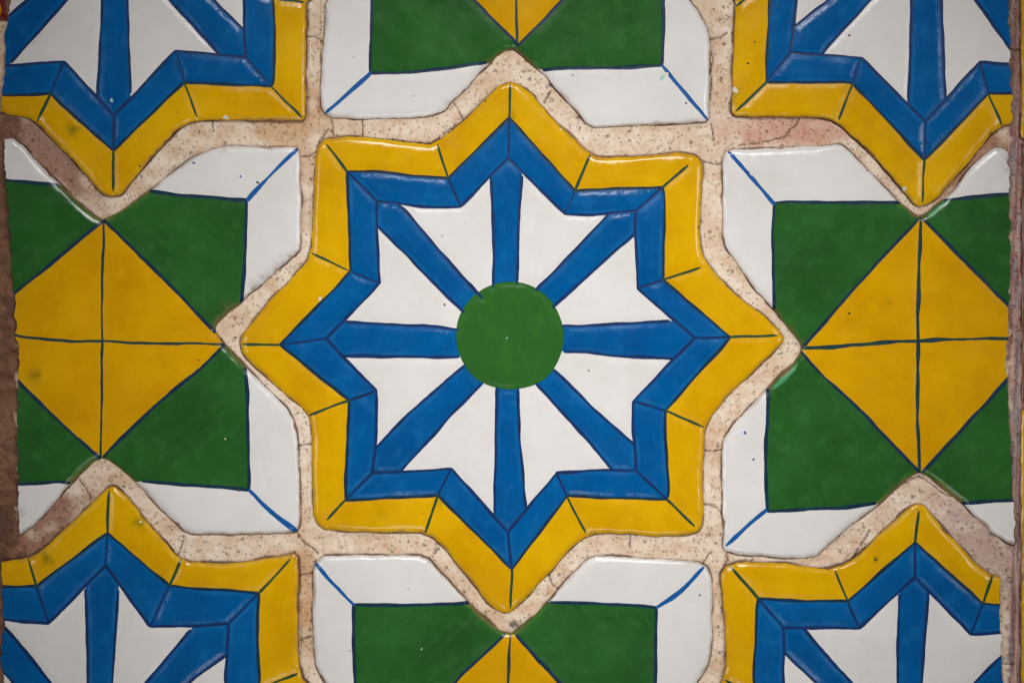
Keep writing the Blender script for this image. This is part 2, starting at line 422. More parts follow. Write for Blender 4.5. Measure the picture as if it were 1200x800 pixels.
# ------------------------------------------------------------------ star tiles
# sixteen corners: 0 upper tip, 2 corner, 4 side tip, 6 corner, 8 lower tip, 10, 12, 14; odd ones are the valleys
STAR = dict(
    O=[(598, 95.5), (607, 98), (615, 103), (625, 112), (640, 129), (656, 146), (672, 161), (690, 178), (700, 183), (712, 184.5), (735, 183.5), (760, 181.5), (790, 179), (802, 178.5), (814, 181),
       (821, 187), (824, 195), (823, 220), (821, 250), (820, 270), (821, 288), (824, 299), (831, 311), (840, 322), (856, 338), (876, 355), (898, 372), (914, 387), (919, 395), (917, 402), (906, 414),
       (886, 433), (864, 453), (850, 468), (838, 484), (830, 495), (826, 503), (825, 520), (824, 546), (824, 574), (824, 600), (823, 615), (818, 623), (806, 627), (770, 629), (740, 626), (712, 625),
       (696, 626), (684, 630), (667, 645), (640, 676), (617, 700), (602, 715), (592, 719), (583, 716), (570, 706), (552, 681), (536, 661), (519, 641), (506, 629), (494, 624.5), (470, 624), (441, 624),
       (401, 623), (380, 620.5), (371, 614), (367, 602), (366, 576), (365, 546), (365, 510), (363, 490), (355, 478), (336, 463), (316, 446), (294, 426), (284, 413), (280.5, 401), (284, 391), (296, 376),
       (320, 347), (348, 320), (360, 304), (364, 289), (366, 268), (367, 236), (368, 205), (370, 182), (373, 170), (380, 162), (400, 160), (425, 160), (455, 163.5), (485, 167), (503, 169), (516, 164),
       (535, 148), (553, 131), (570, 115), (584, 100)],
    Oc=[(598, 97), (692, 180), (808, 192), (822, 313), (917, 393), (826, 501), (818, 620), (687, 625), (598, 716), (498, 625), (381, 611), (361, 487), (282, 403), (364, 296), (380, 166), (512, 168)],
    Y=[(597, 138), (674, 224), (777, 219), (777, 328), (856, 395), (780, 481), (782, 585), (664, 581), (600, 667), (513, 580), (405, 586), (409, 469), (328, 404), (411, 318), (407, 201), (525, 209)],
    Ym={2: [(779, 232), (778, 288)], 5: [(779, 510), (782, 548), (785, 576)], 6: [(760, 584), (720, 583)], 9: [(460, 583), (425, 585)], 10: [(405.5, 560), (407, 520)], 13: [(409, 260)], 14: [(440, 201), (480, 205.5)]},
    B=[(595.6, 185), (662, 251), (745.6, 247), (747, 338), (814, 396), (742, 470), (746, 551), (652, 554), (595, 623), (529, 549), (436, 554), (441, 458), (382, 397), (445, 332), (442, 236), (540, 242)],
    Bm={1: [(690, 252), (716, 250)], 2: [(744, 268), (746, 300)], 5: [(741, 500), (744, 522)], 6: [(716, 551), (690, 551)], 9: [(480, 552)], 10: [(440, 526), (441, 490)], 13: [(441, 266)], 14: [(466, 238), (500, 244)]},
    # spokes 0 up, 1, 2 side ...: two edges each, from the disc outwards
    P=[([(578, 336), (579, 284), (578, 250), (575, 207)], [(606, 332), (607, 300), (609, 240), (611.5, 207)]),
       ([(628, 340), (666, 302), (712, 252)], [(648, 360), (690, 322), (744, 274)]),
       ([(659, 382), (690, 381.5), (720, 380), (784, 376)], [(661, 412), (690, 413), (720, 417), (787, 420)]),
       ([(649, 433), (697, 480), (720, 500), (744, 522)], [(628, 449), (656, 480), (688, 514), (717, 550)]),
       ([(607, 454), (607, 480), (612, 546), (616.5, 597)], [(582, 454), (582, 480), (580, 576), (579, 604)]),
       ([(566, 449), (536, 478), (480, 540), (469, 553)], [(545, 427), (487, 478), (478, 484), (441, 524)]),
       ([(538, 418), (510, 418.5), (480, 418), (402, 417)], [(537, 386), (512, 383), (480, 381), (406, 377)]),
       ([(544, 366), (496, 320), (480, 302), (442, 264)], [(565, 349), (537, 320), (480, 252), (467, 240)])],
    c=(598, 393.5), r=64)
DISC = [(64, 0), (60, 22), (49, 43), (32, 57), (10, 62.5), (-8, 63), (-30, 57), (-46, 46), (-58, 28), (-63.5, 8), (-63.5, -12), (-57, -31), (-43, -48), (-24, -60), (-2, -64), (18, -62), (36, -53), (51, -38), (60, -19)]

def similarity(src, dst):
    a = np.array([complex(*p) for p in src]); b = np.array([complex(*p) for p in dst])
    am, bm = a.mean(), b.mean(); k = (np.conj(a - am) * (b - bm)).sum() / (abs(a - am) ** 2).sum()
    return lambda p: (lambda z: (z.real, z.imag))((complex(*p) - am) * k + bm)

def star_data(spec):
    """fill what the frame hides of a star from the whole one"""
    src, dst = [], []
    for key in 'YB':
        for i, p in spec[key].items(): src.append(STAR[key][i]); dst.append(p)
    f = similarity(src, dst); d = {}
    for key in ('Y', 'B', 'Oc'): d[key] = [spec[key].get(i, f(p)) for i, p in enumerate(STAR[key])]
    for key in ('Ym', 'Bm'):
        d[key] = {}
        base = key[0]
        for i in range(16):
            j = (i + 1) % 16
            if i in spec.get(key, {}): d[key][i] = spec[key][i]
            elif i in STAR[key] and not (i in spec[base] and j in spec[base]): d[key][i] = [f(p) for p in STAR[key][i]]
    d['P'] = [spec['P'].get(i, tuple([f(p) for p in e] for e in sp)) for i, sp in enumerate(STAR['P'])]
    d['c'] = f(STAR['c']); d['r'] = STAR['r']
    pts = list(spec['O'])
    box = spec['box']
    for p in STAR['O']:
        q = f(p)
        if not (box[0] - 5 < q[0] < box[2] + 5 and box[1] - 5 < q[1] < box[3] + 5): pts.append(q)
    cx, cy = d['c']
    pts.sort(key=lambda p: math.atan2(p[1] - cy, p[0] - cx)); d['O'] = pts
    return d

def star_tile(d, name, label, group, cut=None, extra=(), lift=0, tilt=(0, 0), seed=0):
    cx, cy = d['c']; r = random.Random(seed)
    Yp, Bp, Ye, Be = [], [], [], []
    for i in range(16):
        j = (i + 1) % 16
        Ye.append([d['Y'][i]] + list(d['Ym'].get(i, [])) + [d['Y'][j]]); Yp += Ye[-1][:-1]
        Be.append([d['B'][i]] + list(d['Bm'].get(i, [])) + [d['B'][j]]); Bp += Be[-1][:-1]
    Yp = np.array(Yp); Bp = np.array(Bp)
    rot = r.uniform(0, 6.28) if seed else 0
    k = d['r'] / 64
    disc = np.array([(cx + k * (x * math.cos(rot) - y * math.sin(rot)), cy + k * (x * math.sin(rot) + y * math.cos(rot))) for x, y in DISC])
    disc = chaikin(disc, 2)
    st = []; n = seed * 100
    for i in range(8):
        for q, e in enumerate(d['P'][i]):
            n += 1; st.append(brush(e, 3.5, 'lb', .7, .8, n))
    for i in range(16):
        n += 3
        st.append(brush(Be[i], 3.4, 'lb', .8, .8, n))
        st.append(brush(Ye[i], 3.4, 'lg', .8, .8, n + 1))
        st.append(brush([d['B'][i], d['Y'][i]], 2.8, 'lb', .8, .8, n + 2))
        a = np.array(d['Y'][i]); b = np.array(d['Oc'][i]); b = a + (b - a) * (0.97 if i % 2 else r.uniform(.86, .97))
        st.append(brush([a, b], 3.2, 'ly', .9, .5, n + 2))
    st += [dot(*e) for e in extra]
    # lines run under the disc: drop strokes there by clipping start points (they begin at its rim)
    spokes = []
    for i in range(8):
        L, R_ = d['P'][i]
        q0 = np.array(L[0]); q1 = np.array(R_[0]); c = np.array((cx, cy))
        q0 = c + (q0 - c) * .8; q1 = c + (q1 - c) * .8
        tip = np.array(d['B'][2 * i]); ax = (tip - c) / np.hypot(*(tip - c))
        far = [np.array(e[-1]) + 14 * (np.array(e[-1]) - np.array(e[-2])) / np.hypot(*(np.array(e[-1]) - np.array(e[-2]))) for e in (L, R_)]
        spokes.append(np.array([q0] + list(L) + [far[0], tip + ax * 14, far[1]] + list(R_)[::-1] + [q1]))
    ang = [math.atan2(d['B'][2 * i][1] - cy, d['B'][2 * i][0] - cx) for i in range(8)]
    oq = []; bq = []
    for i in range(16):
        j = (i + 1) % 16
        ex = [np.array(d['Y'][m]) + 1.5 * (np.array(d['Oc'][m]) - np.array(d['Y'][m])) for m in (i, j)]
        oq.append(np.array(list(Ye[i]) + [ex[1], ex[0]])); bq.append(np.array(list(Ye[i]) + list(Be[i])[::-1]))
    fields = [('centre_disc', 'disc')] + [('spoke', 'blue')] * 8 + [('petal', 'white')] * 8 + [('band_segment', 'blue')] * 16 + [('border_segment', 'yellow')] * 16
    def classify(C):
        f = -np.ones(len(C), int)
        inY = pip(C, Yp); inB = pip(C, Bp)
        def near(E, idx):
            D = np.stack([segdist(C[idx], *segs(np.array(e), False)) for e in E], 1); return D.argmin(1)
        m = np.where(~inY)[0]; f[m] = 33 + near(Ye, m)
        for i in range(16): s = pip(C[m], oq[i]); f[m[s]] = 33 + i
        m = np.where(inY & ~inB)[0]; f[m] = 17 + near(Ye, m)
        for i in range(16): s = pip(C[m], bq[i]); f[m[s]] = 17 + i
        m = np.where(inB)[0]; a = np.arctan2(C[m, 1] - cy, C[m, 0] - cx)
        rel = np.stack([(a - g) % (2 * np.pi) for g in ang], 1); f[m] = 9 + rel.argmin(1)
        for i in range(8): f[pip(C, spokes[i]) & inB] = 1 + i
        f[pip(C, disc)] = 0
        return fields, f
    return make_tile(name, label, 'tile', group, (cx, cy), d['O'], classify, st, [p.tolist() + [p[0].tolist()] for p in [disc, Yp, Bp] + spokes], cut, lift, tilt, seams=[disc])

# ------------------------------------------------------------------ cross tiles
def cross_tile(d, name, label, group, cut=None, extra=(), patches=(), lift=0, tilt=(0, 0), seed=0):
    cx, cy = d['c']; st = []; n = 5000 + seed * 100
    for e in d['inner']: n += 1; st.append(brush(e, 4.1, 'lg', .8, .9, n))
    for e in d['diag']: n += 1; st.append(brush(e, 4.4, 'lw', .9, .5, n))
    for e in d['rhomb']: n += 1; st.append(brush(e, 4.0, 'lg', .9, .9, n))
    for e in d['cross']: n += 1; st.append(brush(e, d.get('cw', 3.2), 'lo', .9, .9, n, .3))
    st += [dot(*e) for e in extra]
    Q = np.array(d['Q'], float); Rb = np.array(d['R'], float)
    V, H = [np.array(e, float) for e in d['cross']]
    pats = [np.array(p, float) for p in patches]
    names = [('yellow_triangle', 'ochre')] * 4 + [('green_corner', 'green')] * 4 + [('white_border', 'white')] * 8 + [('thin_glaze_patch', 'pale')] * len(pats)
    qc = d['qc']     # inner square corners NW NE SE SW with the tile's own outer corners
    def classify(C):
        vx = np.interp(C[:, 1], V[:, 1], V[:, 0]); hy = np.interp(C[:, 0], H[:, 0], H[:, 1])
        right = C[:, 0] > vx; down = C[:, 1] > hy
        quad = np.where(down, np.where(right, 2, 3), np.where(right, 1, 0))
        f = np.zeros(len(C), int)
        for q in range(4):
            (ax, ay), (bx, by) = qc[q]; m = quad == q
            side = (bx - ax) * (C[m, 1] - ay) - (by - ay) * (C[m, 0] - ax) > 0
            f[m] = 8 + 2 * q + side
        inQ = pip(C, Q); f[inQ] = 4 + quad[inQ]
        inR = pip(C, Rb); f[inR] = quad[inR]
        for i, p in enumerate(pats): f[pip(C, p)] = 16 + i
        return names, f
    edges = [p.tolist() + [p[0].tolist()] for p in pats + [Q, Rb]]
    return make_tile(name, label, 'tile', group, (cx, cy), d['O'], classify, st, edges, cut, lift, tilt, step=5.0, puff=0.00014)

GS = 'star tiles of the wall'; GC = 'cross tiles of the wall'

# whole star in the middle
star_tile(STAR, 'star_tile', 'whole eight-pointed star tile, complete green disc in a ring of eight white petals', GS,
          extra=[(594, 396, 1.0, 'tq'), (690, 434, 1.1, 'dk'), (521, 357, 1.3, 'dk'), (569, 119, 1.0, 'dk'), (657, 152, 1.1, 'lt'), (525, 476, 1.3, 'lb'), (523, 409, 1.2, 'lb'), (375, 350, 2.2, 'lt')], seed=0)

TL = dict(box=(0, 0, 1200, 800),
    O=[(2, 131), (10, 135), (30, 138), (42, 144), (52, 154), (60, 163), (84, 187), (106, 212), (118, 226), (130, 230.5), (141, 229), (149, 219), (166, 200), (182, 180), (200, 161), (208, 153), (217, 146.5), (230, 142), (250, 140.6), (300, 141.5), (340, 142.5), (354, 142.4), (358, 138), (358.6, 120), (358.6, 80), (358.6, 40), (359, 4)],
    Oc={5: (358, 4), 6: (357, 141), 7: (232, 139), 8: (133, 229), 9: (43, 144)},
    Y={6: (318, 102), 7: (216, 97), 8: (133, 177), 9: (59, 110)}, Ym={5: [(322, 20), (322, 66), (321, 95)], 9: [(30, 112), (2, 112)]},
    B={6: (288, 68), 7: (206, 60), 8: (134, 136), 9: (75, 72)}, Bm={9: [(45, 74), (15, 78)], 5: [(287, 0), (286, 40)]},
    P={4: ([(150, -26), (149, 0), (151, 50), (153, 109)], [(121, -26), (120, 0), (118, 50), (114, 111)]),
       5: ([(103, -25), (78, 0), (45, 38), (13, 73)], [(85, -48), (32, 0), (8, 21), (-20, 46)]),
       3: ([(198, -45), (250, 0), (285, 34)], [(176, -24), (198, 0), (238, 43), (256, 63)])})
star_tile(star_data(TL), 'star_tile', 'cut star tile with green-smudged yellow point, beside the narrow dark red tile', GS,
          cut=[(3, -500), (500, -500), (500, 300), (-1, 300), (1, 130), (4, 100), (7, 70), (5, 40), (9, 22), (12, 5), (14, -10), (13, -60)],
          extra=[(131, 118, 2.2, 'tq'), (164, 195, 1.3, 'dk'), (265, 138, 3.0, 'lt')], tilt=(0.011, 0.006), seed=1)

TR = dict(box=(0, 0, 1200, 800),
    O=[(861, 2), (860, 40), (858.6, 80), (857, 120), (856.6, 131), (861, 136), (875, 136.5), (900, 137.4), (945, 137.4), (960, 138), (972, 140), (984, 146), (996, 157), (1004, 164), (1026, 186), (1046, 208), (1062, 228), (1069, 238), (1077, 242), (1085, 240.5), (1096, 233), (1112, 218), (1132, 194), (1150, 173), (1162, 157), (1175, 149), (1190, 143)],
    Oc={7: (1174, 148), 8: (1081, 240), 9: (982, 142), 10: (860, 133), 11: (861, 8)},
    Y={7: (1158, 110), 8: (1083, 188), 9: (999, 98), 10: (898, 97)}, Ym={10: [(899, 60), (901, 10)], 9: [(990, 96), (960, 97.6)], 6: [(1190, 110)]},
    B={7: (1148, 73), 8: (1084, 143), 9: (1009, 68), 10: (926, 62)}, Bm={10: [(929, 36), (933, 0)], 9: [(990, 66), (960, 65)], 6: [(1190, 76)]},
    P={4: ([(1102, -26), (1103, 0), (1105, 50), (1107.5, 114)], [(1069, -26), (1068, 0), (1067, 60), (1064, 120)]),
       5: ([(1048, -27), (1021, 0), (994, 28), (962, 65)], [(1028, -48), (972, 0), (955, 12), (929, 34)]),
       3: ([(1150, -48), (1190, -5), (1225, 28)], [(1128, -20), (1143, 0), (1183, 56), (1196, 72)])})
star_tile(star_data(TR), 'star_tile', 'cut star tile with pale bump on its yellow border, above the grey-streaked mortar joint', GS,
          cut=[(600, -500), (1187, -500), (1181, -20), (1182, 15), (1180, 24), (1183, 34), (1184, 50), (1183, 76), (1185, 110), (1186, 140), (1186, 300), (600, 300)],
          extra=[(995, 42, 1.5, 'dr'), (861, 106, 3.6, 'lt'), (876, 75, 1.5, 'dk'), (884, 50, 1.2, 'dk'), (1059, 222, 3.0, 'lt')], tilt=(-0.010, 0.006), seed=2)

BL = dict(box=(0, 0, 1200, 800),
    O=[(2, 658), (20, 655.5), (36, 652), (50, 643.5), (58, 636), (96, 600), (120, 576.5), (128, 570), (134, 569), (141, 574), (154, 586), (174, 612), (190, 631), (200, 644), (211, 653.5), (224, 658), (240, 659), (270, 659), (300, 655.5), (330, 649.5), (345, 648), (349.6, 652), (349.6, 700), (350, 740), (350, 776), (354, 795)],
    Oc={0: (128, 571), 1: (212, 654), 2: (345, 650), 3: (350, 788), 15: (33, 653)},
    Y={0: (126, 624), 1: (199, 686), 2: (304, 694), 15: (43, 686)}, Ym={1: [(225, 689), (260, 690), (290, 693)], 2: [(302, 720), (301.6, 760), (305, 796)], 14: [(2, 688)]},
    B={0: (124, 662), 1: (176, 733), 2: (268, 730), 15: (57, 730)}, Bm={1: [(224, 733)], 2: [(266, 770), (263, 800)], 14: [(2, 726)]},
    P={0: ([(103, 826), (103, 800), (102, 740), (100.5, 690)], [(131, 826), (131, 800), (135, 750), (139, 692)]),
       7: ([(70, 860), (14, 798), (2, 785), (-25, 760)], [(84, 828), (57, 798), (34, 768), (5, 734)]),
       1: ([(150, 824), (172, 798), (223, 738)], [(176, 844), (220, 800), (240, 784), (264, 768)])})
star_tile(star_data(BL), 'star_tile', 'cut star tile whose yellow border has green brush smudges, below the brown mortar strip', GS,
          cut=[(500, 500), (500, 1300), (4, 1300), (3, 830), (5, 800), (1, 770), (2, 758), (5, 740), (4, 720), (3, 690), (2, 670), (3, 500)],
          extra=[(165, 611, 1.6, 'lt')], tilt=(0.011, -0.004), seed=3)

BR = dict(box=(0, 0, 1200, 800),
    O=[(846, 798), (850, 782), (850, 764), (848, 730), (846, 700), (845, 672), (850, 662.5), (864, 658), (890, 658), (920, 660), (958, 665), (972, 665), (986, 662), (1000, 655), (1014, 642), (1036, 620), (1056, 602), (1068, 591.5), (1075, 589), (1083, 592), (1094, 604), (1108, 620), (1124, 638), (1144, 660), (1162, 672.5), (1185, 677)],
    Oc={0: (1077, 593), 1: (1163, 673), 13: (847, 795), 14: (853, 661), 15: (978, 667)},
    Y={0: (1072, 635), 1: (1152, 707), 14: (888, 700), 15: (993, 704)}, Ym={13: [(882, 799), (885, 760), (886, 722)], 14: [(940, 703.6), (965, 703)], 1: [(1172, 709)]},
    B={0: (1072, 676), 1: (1138, 743), 14: (918, 735), 15: (1007, 735)}, Bm={13: [(917, 800), (919, 764)], 14: [(960, 735)], 1: [(1172, 741)]},
    P={0: ([(1052, 826), (1052, 800), (1052, 750), (1054, 696)], [(1080, 826), (1080, 800), (1084, 740), (1087.5, 695)]),
       7: ([(1005, 850), (956, 799), (936, 780), (918, 763)], [(1024, 828), (997, 799), (960, 758), (942, 736)]),
       1: ([(1115, 828), (1142, 799), (1175, 767)], [(1140, 850), (1175, 815), (1200, 790)])})
star_tile(star_data(BR), 'star_tile', 'cut star tile with one dark dot on its yellow point, below pinkish grey mortar', GS,
          cut=[(700, 500), (1172, 500), (1173, 660), (1171, 680), (1172, 690), (1171, 724), (1173, 752), (1173.5, 780), (1175, 800), (1176, 1300), (700, 1300)],
          extra=[(1026, 655, 1.6, 'ly')], tilt=(-0.009, -0.005), seed=4)

# cross tile on the left
XL = dict(c=(120, 400),
    O=[(16, 161.5), (26, 170), (44, 190), (66, 212), (90, 236), (112, 254), (121, 257.5), (132, 252), (148, 243), (172, 225), (187, 213), (213, 193), (232, 181), (247, 174), (267, 170), (300, 171), (333, 172), (347, 172), (351, 176), (352, 190), (353, 230), (352, 260), (352, 284), (350.5, 294), (345, 300), (340, 303), (334, 309), (326, 315), (320, 323), (306, 334), (292, 345), (284, 353), (275, 360), (266, 368), (254, 380), (251.5, 387), (260, 400), (270, 411), (290, 432), (308, 450), (336, 479), (345, 491), (349, 510), (350, 550), (352, 590), (352, 616), (347, 623), (320, 625.6), (270, 627), (240, 626), (222, 625.5), (214, 622), (202, 610), (180, 588), (164, 571), (140, 548), (126, 538.5), (118, 537), (110, 540), (94, 554), (76, 574), (56, 598), (38, 617), (27, 624), (15, 632), (-60, 632), (-60, 161)],
    inner=[[(2, 210), (8, 211.5), (40, 214), (68, 216.5)], [(176, 224), (205, 228.5), (238, 231), (288, 234.5)], [(289, 234), (289, 245), (288, 280), (286, 318), (283, 354)], [(287, 431), (290, 460), (291, 520), (292, 560), (291.6, 574)], [(291, 574), (280, 572.6), (240, 569), (200, 567), (167, 564)], [(18, 567), (50, 566), (68, 564), (81, 566)]],
    diag=[[(290, 235), (314, 208), (349, 174)], [(292, 574), (318, 600), (348, 623)]],
    rhomb=[[(120, 259), (48, 319), (14, 346)], [(122, 258), (145, 281), (184, 319), (216, 351), (240, 377), (252, 389)], [(262, 405), (240, 427), (205, 456), (178, 479), (150, 506), (121, 535)], [(117, 536), (85, 509), (56, 481), (18, 444)]],
    cross=[[(121.5, 258), (121, 290), (120, 320), (120, 360), (119.5, 400), (119.5, 440), (119, 480), (118, 536)], [(12, 391), (22, 394), (50, 397), (80, 400), (100, 400), (150, 401), (190, 403), (240, 402.4), (263, 403.5)]], cw=2.9,
    Q=[(-70, 207), (8, 211.5), (68, 216.5), (121, 221), (176, 224), (205, 228.5), (238, 231), (289, 234.5), (289, 245), (288, 280), (286, 318), (283, 354), (284, 400), (287, 431), (290, 460), (291, 520), (292, 560), (291.6, 574), (280, 572.6), (240, 569), (200, 567), (167, 564), (81, 566), (50, 566), (-70, 567)],
    R=[(121, 257), (145, 281), (184, 319), (216, 351), (240, 377), (252, 389), (263, 403.5), (240, 427), (205, 456), (178, 479), (150, 506), (118, 537), (85, 509), (56, 481), (-30, 399), (14, 346), (48, 319)],
    qc=[((-70, 207), (-130, 150)), ((289, 234.5), (350, 173)), ((291.6, 574), (349, 624)), ((-70, 567), (-130, 630))])
cross_tile(XL, 'cross_tile', 'green and yellow cross tile with chipped stained white edge, cut beside brown mortar', GC,
           cut=[(400, 100), (400, 700), (23, 700), (23, 625), (22, 592), (21, 560), (21, 520), (21, 476), (21, 440), (23, 416), (22, 408), (19, 394), (18, 368), (17, 340), (14, 320), (12, 280), (10, 250), (7, 210), (5, 176), (4, 100)],
           extra=[(227, 191, 1.6, 'lw'), (282, 207, 1.4, 'lw'), (302, 214, 1.7, 'dk'), (280, 574, 1.6, 'dk'), (233, 422, 1.0, 'dk'), (264, 514, 1.0, 'lt')], lift=-0.0001, seed=1)

XR = dict(c=(1077, 400),
    O=[(849, 178), (856, 175.5), (900, 173.5), (958, 171), (978, 168.5), (986, 169), (992, 173), (1014, 195), (1040, 222), (1062, 244), (1071, 251.5), (1078, 253.6), (1085, 251.5), (1096, 242), (1110, 230), (1130, 206), (1152, 182), (1167, 172), (1175, 173.5), (1183, 178), (1240, 180), (1240, 640), (1189, 640), (1180, 636), (1162, 624), (1146, 608), (1128, 590), (1114, 580), (1096, 564), (1084, 556), (1078, 554), (1069, 558), (1056, 568), (1040, 582), (1026, 594), (1000, 614), (980, 630), (968, 642), (958, 651.5), (944, 654.6), (910, 653), (865, 649.5), (850, 646.5), (847, 641), (847, 600), (846, 560), (846, 520), (848.5, 512), (860, 496), (876, 479), (900, 454), (916, 438), (932, 424), (939, 413), (940, 406), (936, 398), (920, 380), (908, 364), (890, 344), (872, 321), (860, 303), (850, 288), (847, 274), (847, 220), (846, 190)],
    inner=[[(907, 239), (905, 280), (907, 316), (907, 362)], [(900, 456), (900, 480), (897, 530), (898, 575), (899, 598)], [(899, 599), (958, 595.6), (990, 595), (1026, 590)], [(1127, 589), (1150, 588), (1192, 585)], [(907, 238), (928, 236), (958, 237.6), (1010, 237), (1054, 238)], [(1107, 234), (1140, 231.5), (1188, 227)]],
    diag=[[(907, 239), (880, 207), (854, 178)], [(898, 597), (875, 617), (851, 639)]],
    rhomb=[[(1076, 257), (1018, 319), (980, 361), (960, 386), (942, 405)], [(1082, 257), (1143, 319), (1188, 364)], [(940, 413), (960, 436), (1007, 479), (1040, 515), (1076, 551)], [(1082, 552), (1148, 480), (1188, 437)]],
    cross=[[(1079, 255), (1077.6, 290), (1077, 320), (1075, 400), (1075.6, 480), (1076, 510), (1078, 554)], [(942, 408), (960, 407), (1010, 404), (1060, 400), (1100, 397.5), (1188, 396)]], cw=4.2,
    Q=[(907, 238), (928, 236), (958, 237.6), (1010, 237), (1054, 238), (1107, 234), (1140, 231.5), (1250, 225), (1250, 582), (1127, 589), (1026, 590), (990, 595), (958, 595.6), (899, 599), (898, 575), (897, 530), (900, 480), (900, 456), (907, 362), (907, 316), (905, 280)],
    R=[(1079, 255), (1143, 319), (1188, 364), (1220, 400), (1188, 437), (1148, 480), (1078, 554), (1040, 515), (1007, 479), (960, 436), (940, 411), (942, 405), (960, 386), (980, 361), (1018, 319)],
    qc=[((907, 238), (850, 176)), ((1250, 225), (1310, 170)), ((1250, 582), (1310, 640)), ((899, 598), (848, 642))])
cross_tile(XR, 'cross_tile', 'green and yellow cross tile with turquoise-rimmed notch, cut beside grey-streaked mortar with red flecks', GC,
           cut=[(700, 100), (1184, 100), (1181, 178), (1183, 186), (1180, 192), (1183, 200), (1182, 230), (1183.6, 260), (1183.6, 320), (1182, 358), (1181, 400), (1178, 420), (1181, 460), (1182, 480), (1184, 520), (1186, 570), (1188, 600), (1189, 640), (1189, 700), (700, 700)],
           extra=[(995, 367, 1.5, 'dk'), (873, 507, 1.8, 'lw'), (883, 538, 1.5, 'lw'), (880, 204.5, 1.2, 'lt')],
           patches=[[(903, 456), (916, 441), (932, 427), (936, 423), (932, 434), (920, 447), (906, 456.5)], [(1087, 252), (1098, 243), (1108, 234.5), (1107, 238), (1098, 249), (1088, 256)]], seed=2)

def mirror_v(pts, cy): return [(x, 2 * cy - y) for x, y in pts]
def full_cross(cx, cy, half, lo, inner, diag, rh, vert, corners, low):
    """the frame shows one half of this tile; the hidden half repeats it upside down.
    half runs from one side to the other, starting and ending at the side notches"""
    m = mirror_v(half, cy)[::-1]
    O = half + m
    s = 1 if low else -1
    d = dict(c=(cx, cy), O=O)
    d['inner'] = inner + [mirror_v(e, cy) for e in inner]; d['diag'] = diag + [mirror_v(e, cy) for e in diag]
    d['rhomb'] = rh + [mirror_v(e, cy) for e in rh]
    v = vert + mirror_v(vert, cy)[::-1]; v.sort(key=lambda p: p[1])
    d['cross'] = [v, [(cx - 140, cy), (cx - 60, cy + 1), (cx + 60, cy - 1), (cx + 140, cy)]]
    q = lo; d['Q'] = lo + mirror_v(lo, cy)[::-1]
    a, b = [list(e) for e in rh]     # each from the tip at the frame towards the side
    if True:
        R = a[::-1] + b; d['R'] = R + mirror_v(R, cy)[::-1]
    (wi, wo), (ei, eo) = corners
    mw = tuple(mirror_v([wi, wo], cy)); me_ = tuple(mirror_v([ei, eo], cy))
    d['qc'] = [mw, me_, (ei, eo), (wi, wo)] if low else [(wi, wo), (ei, eo), me_, mw]
    return d

# cross tile above the star
cyT = -97
XT = full_cross(605, cyT,
    [(466, cyT), (470, -90), (380, 4), (381, 12), (380, 40), (377, 66), (375, 110), (376, 125), (381, 134), (390, 138.5), (420, 139.6), (478, 139), (506, 136), (521, 129), (530, 118), (548, 102), (566, 82), (580, 67), (592, 59), (602, 56.6), (610, 63), (624, 76), (640, 90), (656, 109), (676, 132), (688, 146), (696, 149.5), (720, 148.4), (780, 145.6), (826, 143), (831.6, 138), (832, 100), (832, 60), (831, 40), (827, 27), (816, 10), (740, -86), (744, cyT)],
    [(436, -97), (436, 0), (434, 50), (434, 86), (478, 85.6), (506, 82), (540, 78), (569, 74), (638, 82), (660, 80), (718, 80), (776, 77), (778, 30), (776.6, 0), (776, -97)],
    [[(437, -25), (436, 0), (434, 50), (434, 86)], [(434, 86), (478, 85.6), (506, 82), (540, 78), (570, 74)], [(637, 82), (660, 80), (718, 80), (776, 77)], [(776, 77), (778, 30), (776.6, 0), (777, -25)]],
    [[(434, 86), (410, 108), (381, 133)], [(776, 77), (804, 112), (830, 141)]],
    [[(607, 53), (604, 49), (554, 0), (468, -92)], [(608, 53), (661, 0), (742, -92)]],
    [(604, 0), (606, 52)], [((434, 86), (379, 136)), ((776, 77), (832, 144))], True)
cross_tile(XT, 'cross_tile', 'green and yellow cross tile with turquoise fleck on its white border, above the whole star', GC,
           extra=[(776, 91, 3.0, 'tq'), (781, 87, 2.4, 'lt'), (804, 121, 1.4, 'dk'), (671, 88, 1.0, 'dk')], seed=3)

# cross tile below the star
cyB = 895
XB = full_cross(600, cyB,
    [(462, cyB), (464, 888), (390, 812), (376, 794), (369, 780), (367, 760), (366, 720), (366.5, 668), (369, 658), (378, 651.5), (420, 650), (478, 650), (492, 650.6), (502, 655), (520, 674), (548, 704), (566, 722), (585, 738), (598, 741.6), (608, 737), (628, 719), (644, 703), (672, 670), (685, 657), (698, 651), (720, 651.6), (800, 656), (818, 658), (828, 663), (834, 676), (835.6, 710), (835, 750), (831, 776), (822, 794), (808, 812), (736, 888), (738, cyB)],
    [(416, 895), (416, 800), (414, 740), (415, 709), (478, 709), (549, 706), (644, 705), (718, 707), (770, 711), (769, 730), (768, 799), (768, 895)],
    [[(416, 825), (416, 800), (414, 740), (415, 708)], [(415, 708), (478, 709), (549, 706)], [(645, 705), (718, 707), (770, 711)], [(769, 712), (768.5, 750), (768, 825)]],
    [[(415, 709), (396, 690), (369, 659)], [(770, 711), (800, 692), (825, 664)]],
    [[(592, 743), (560, 772), (532, 799), (464, 892)], [(605, 743), (628, 769), (656, 799), (736, 892)]],
    [(597.6, 743), (596, 775), (595.6, 800)], [((415, 709), (367, 652)), ((770, 711), (834, 656))], False)
cross_tile(XB, 'cross_tile', 'green and yellow cross tile below the whole star, pale scuff on its green corner', GC,
           extra=[(479, 690, 1.4, 'tq'), (820, 697, 1.2, 'dk'), (494, 760, 1.2, 'tq')], seed=4)

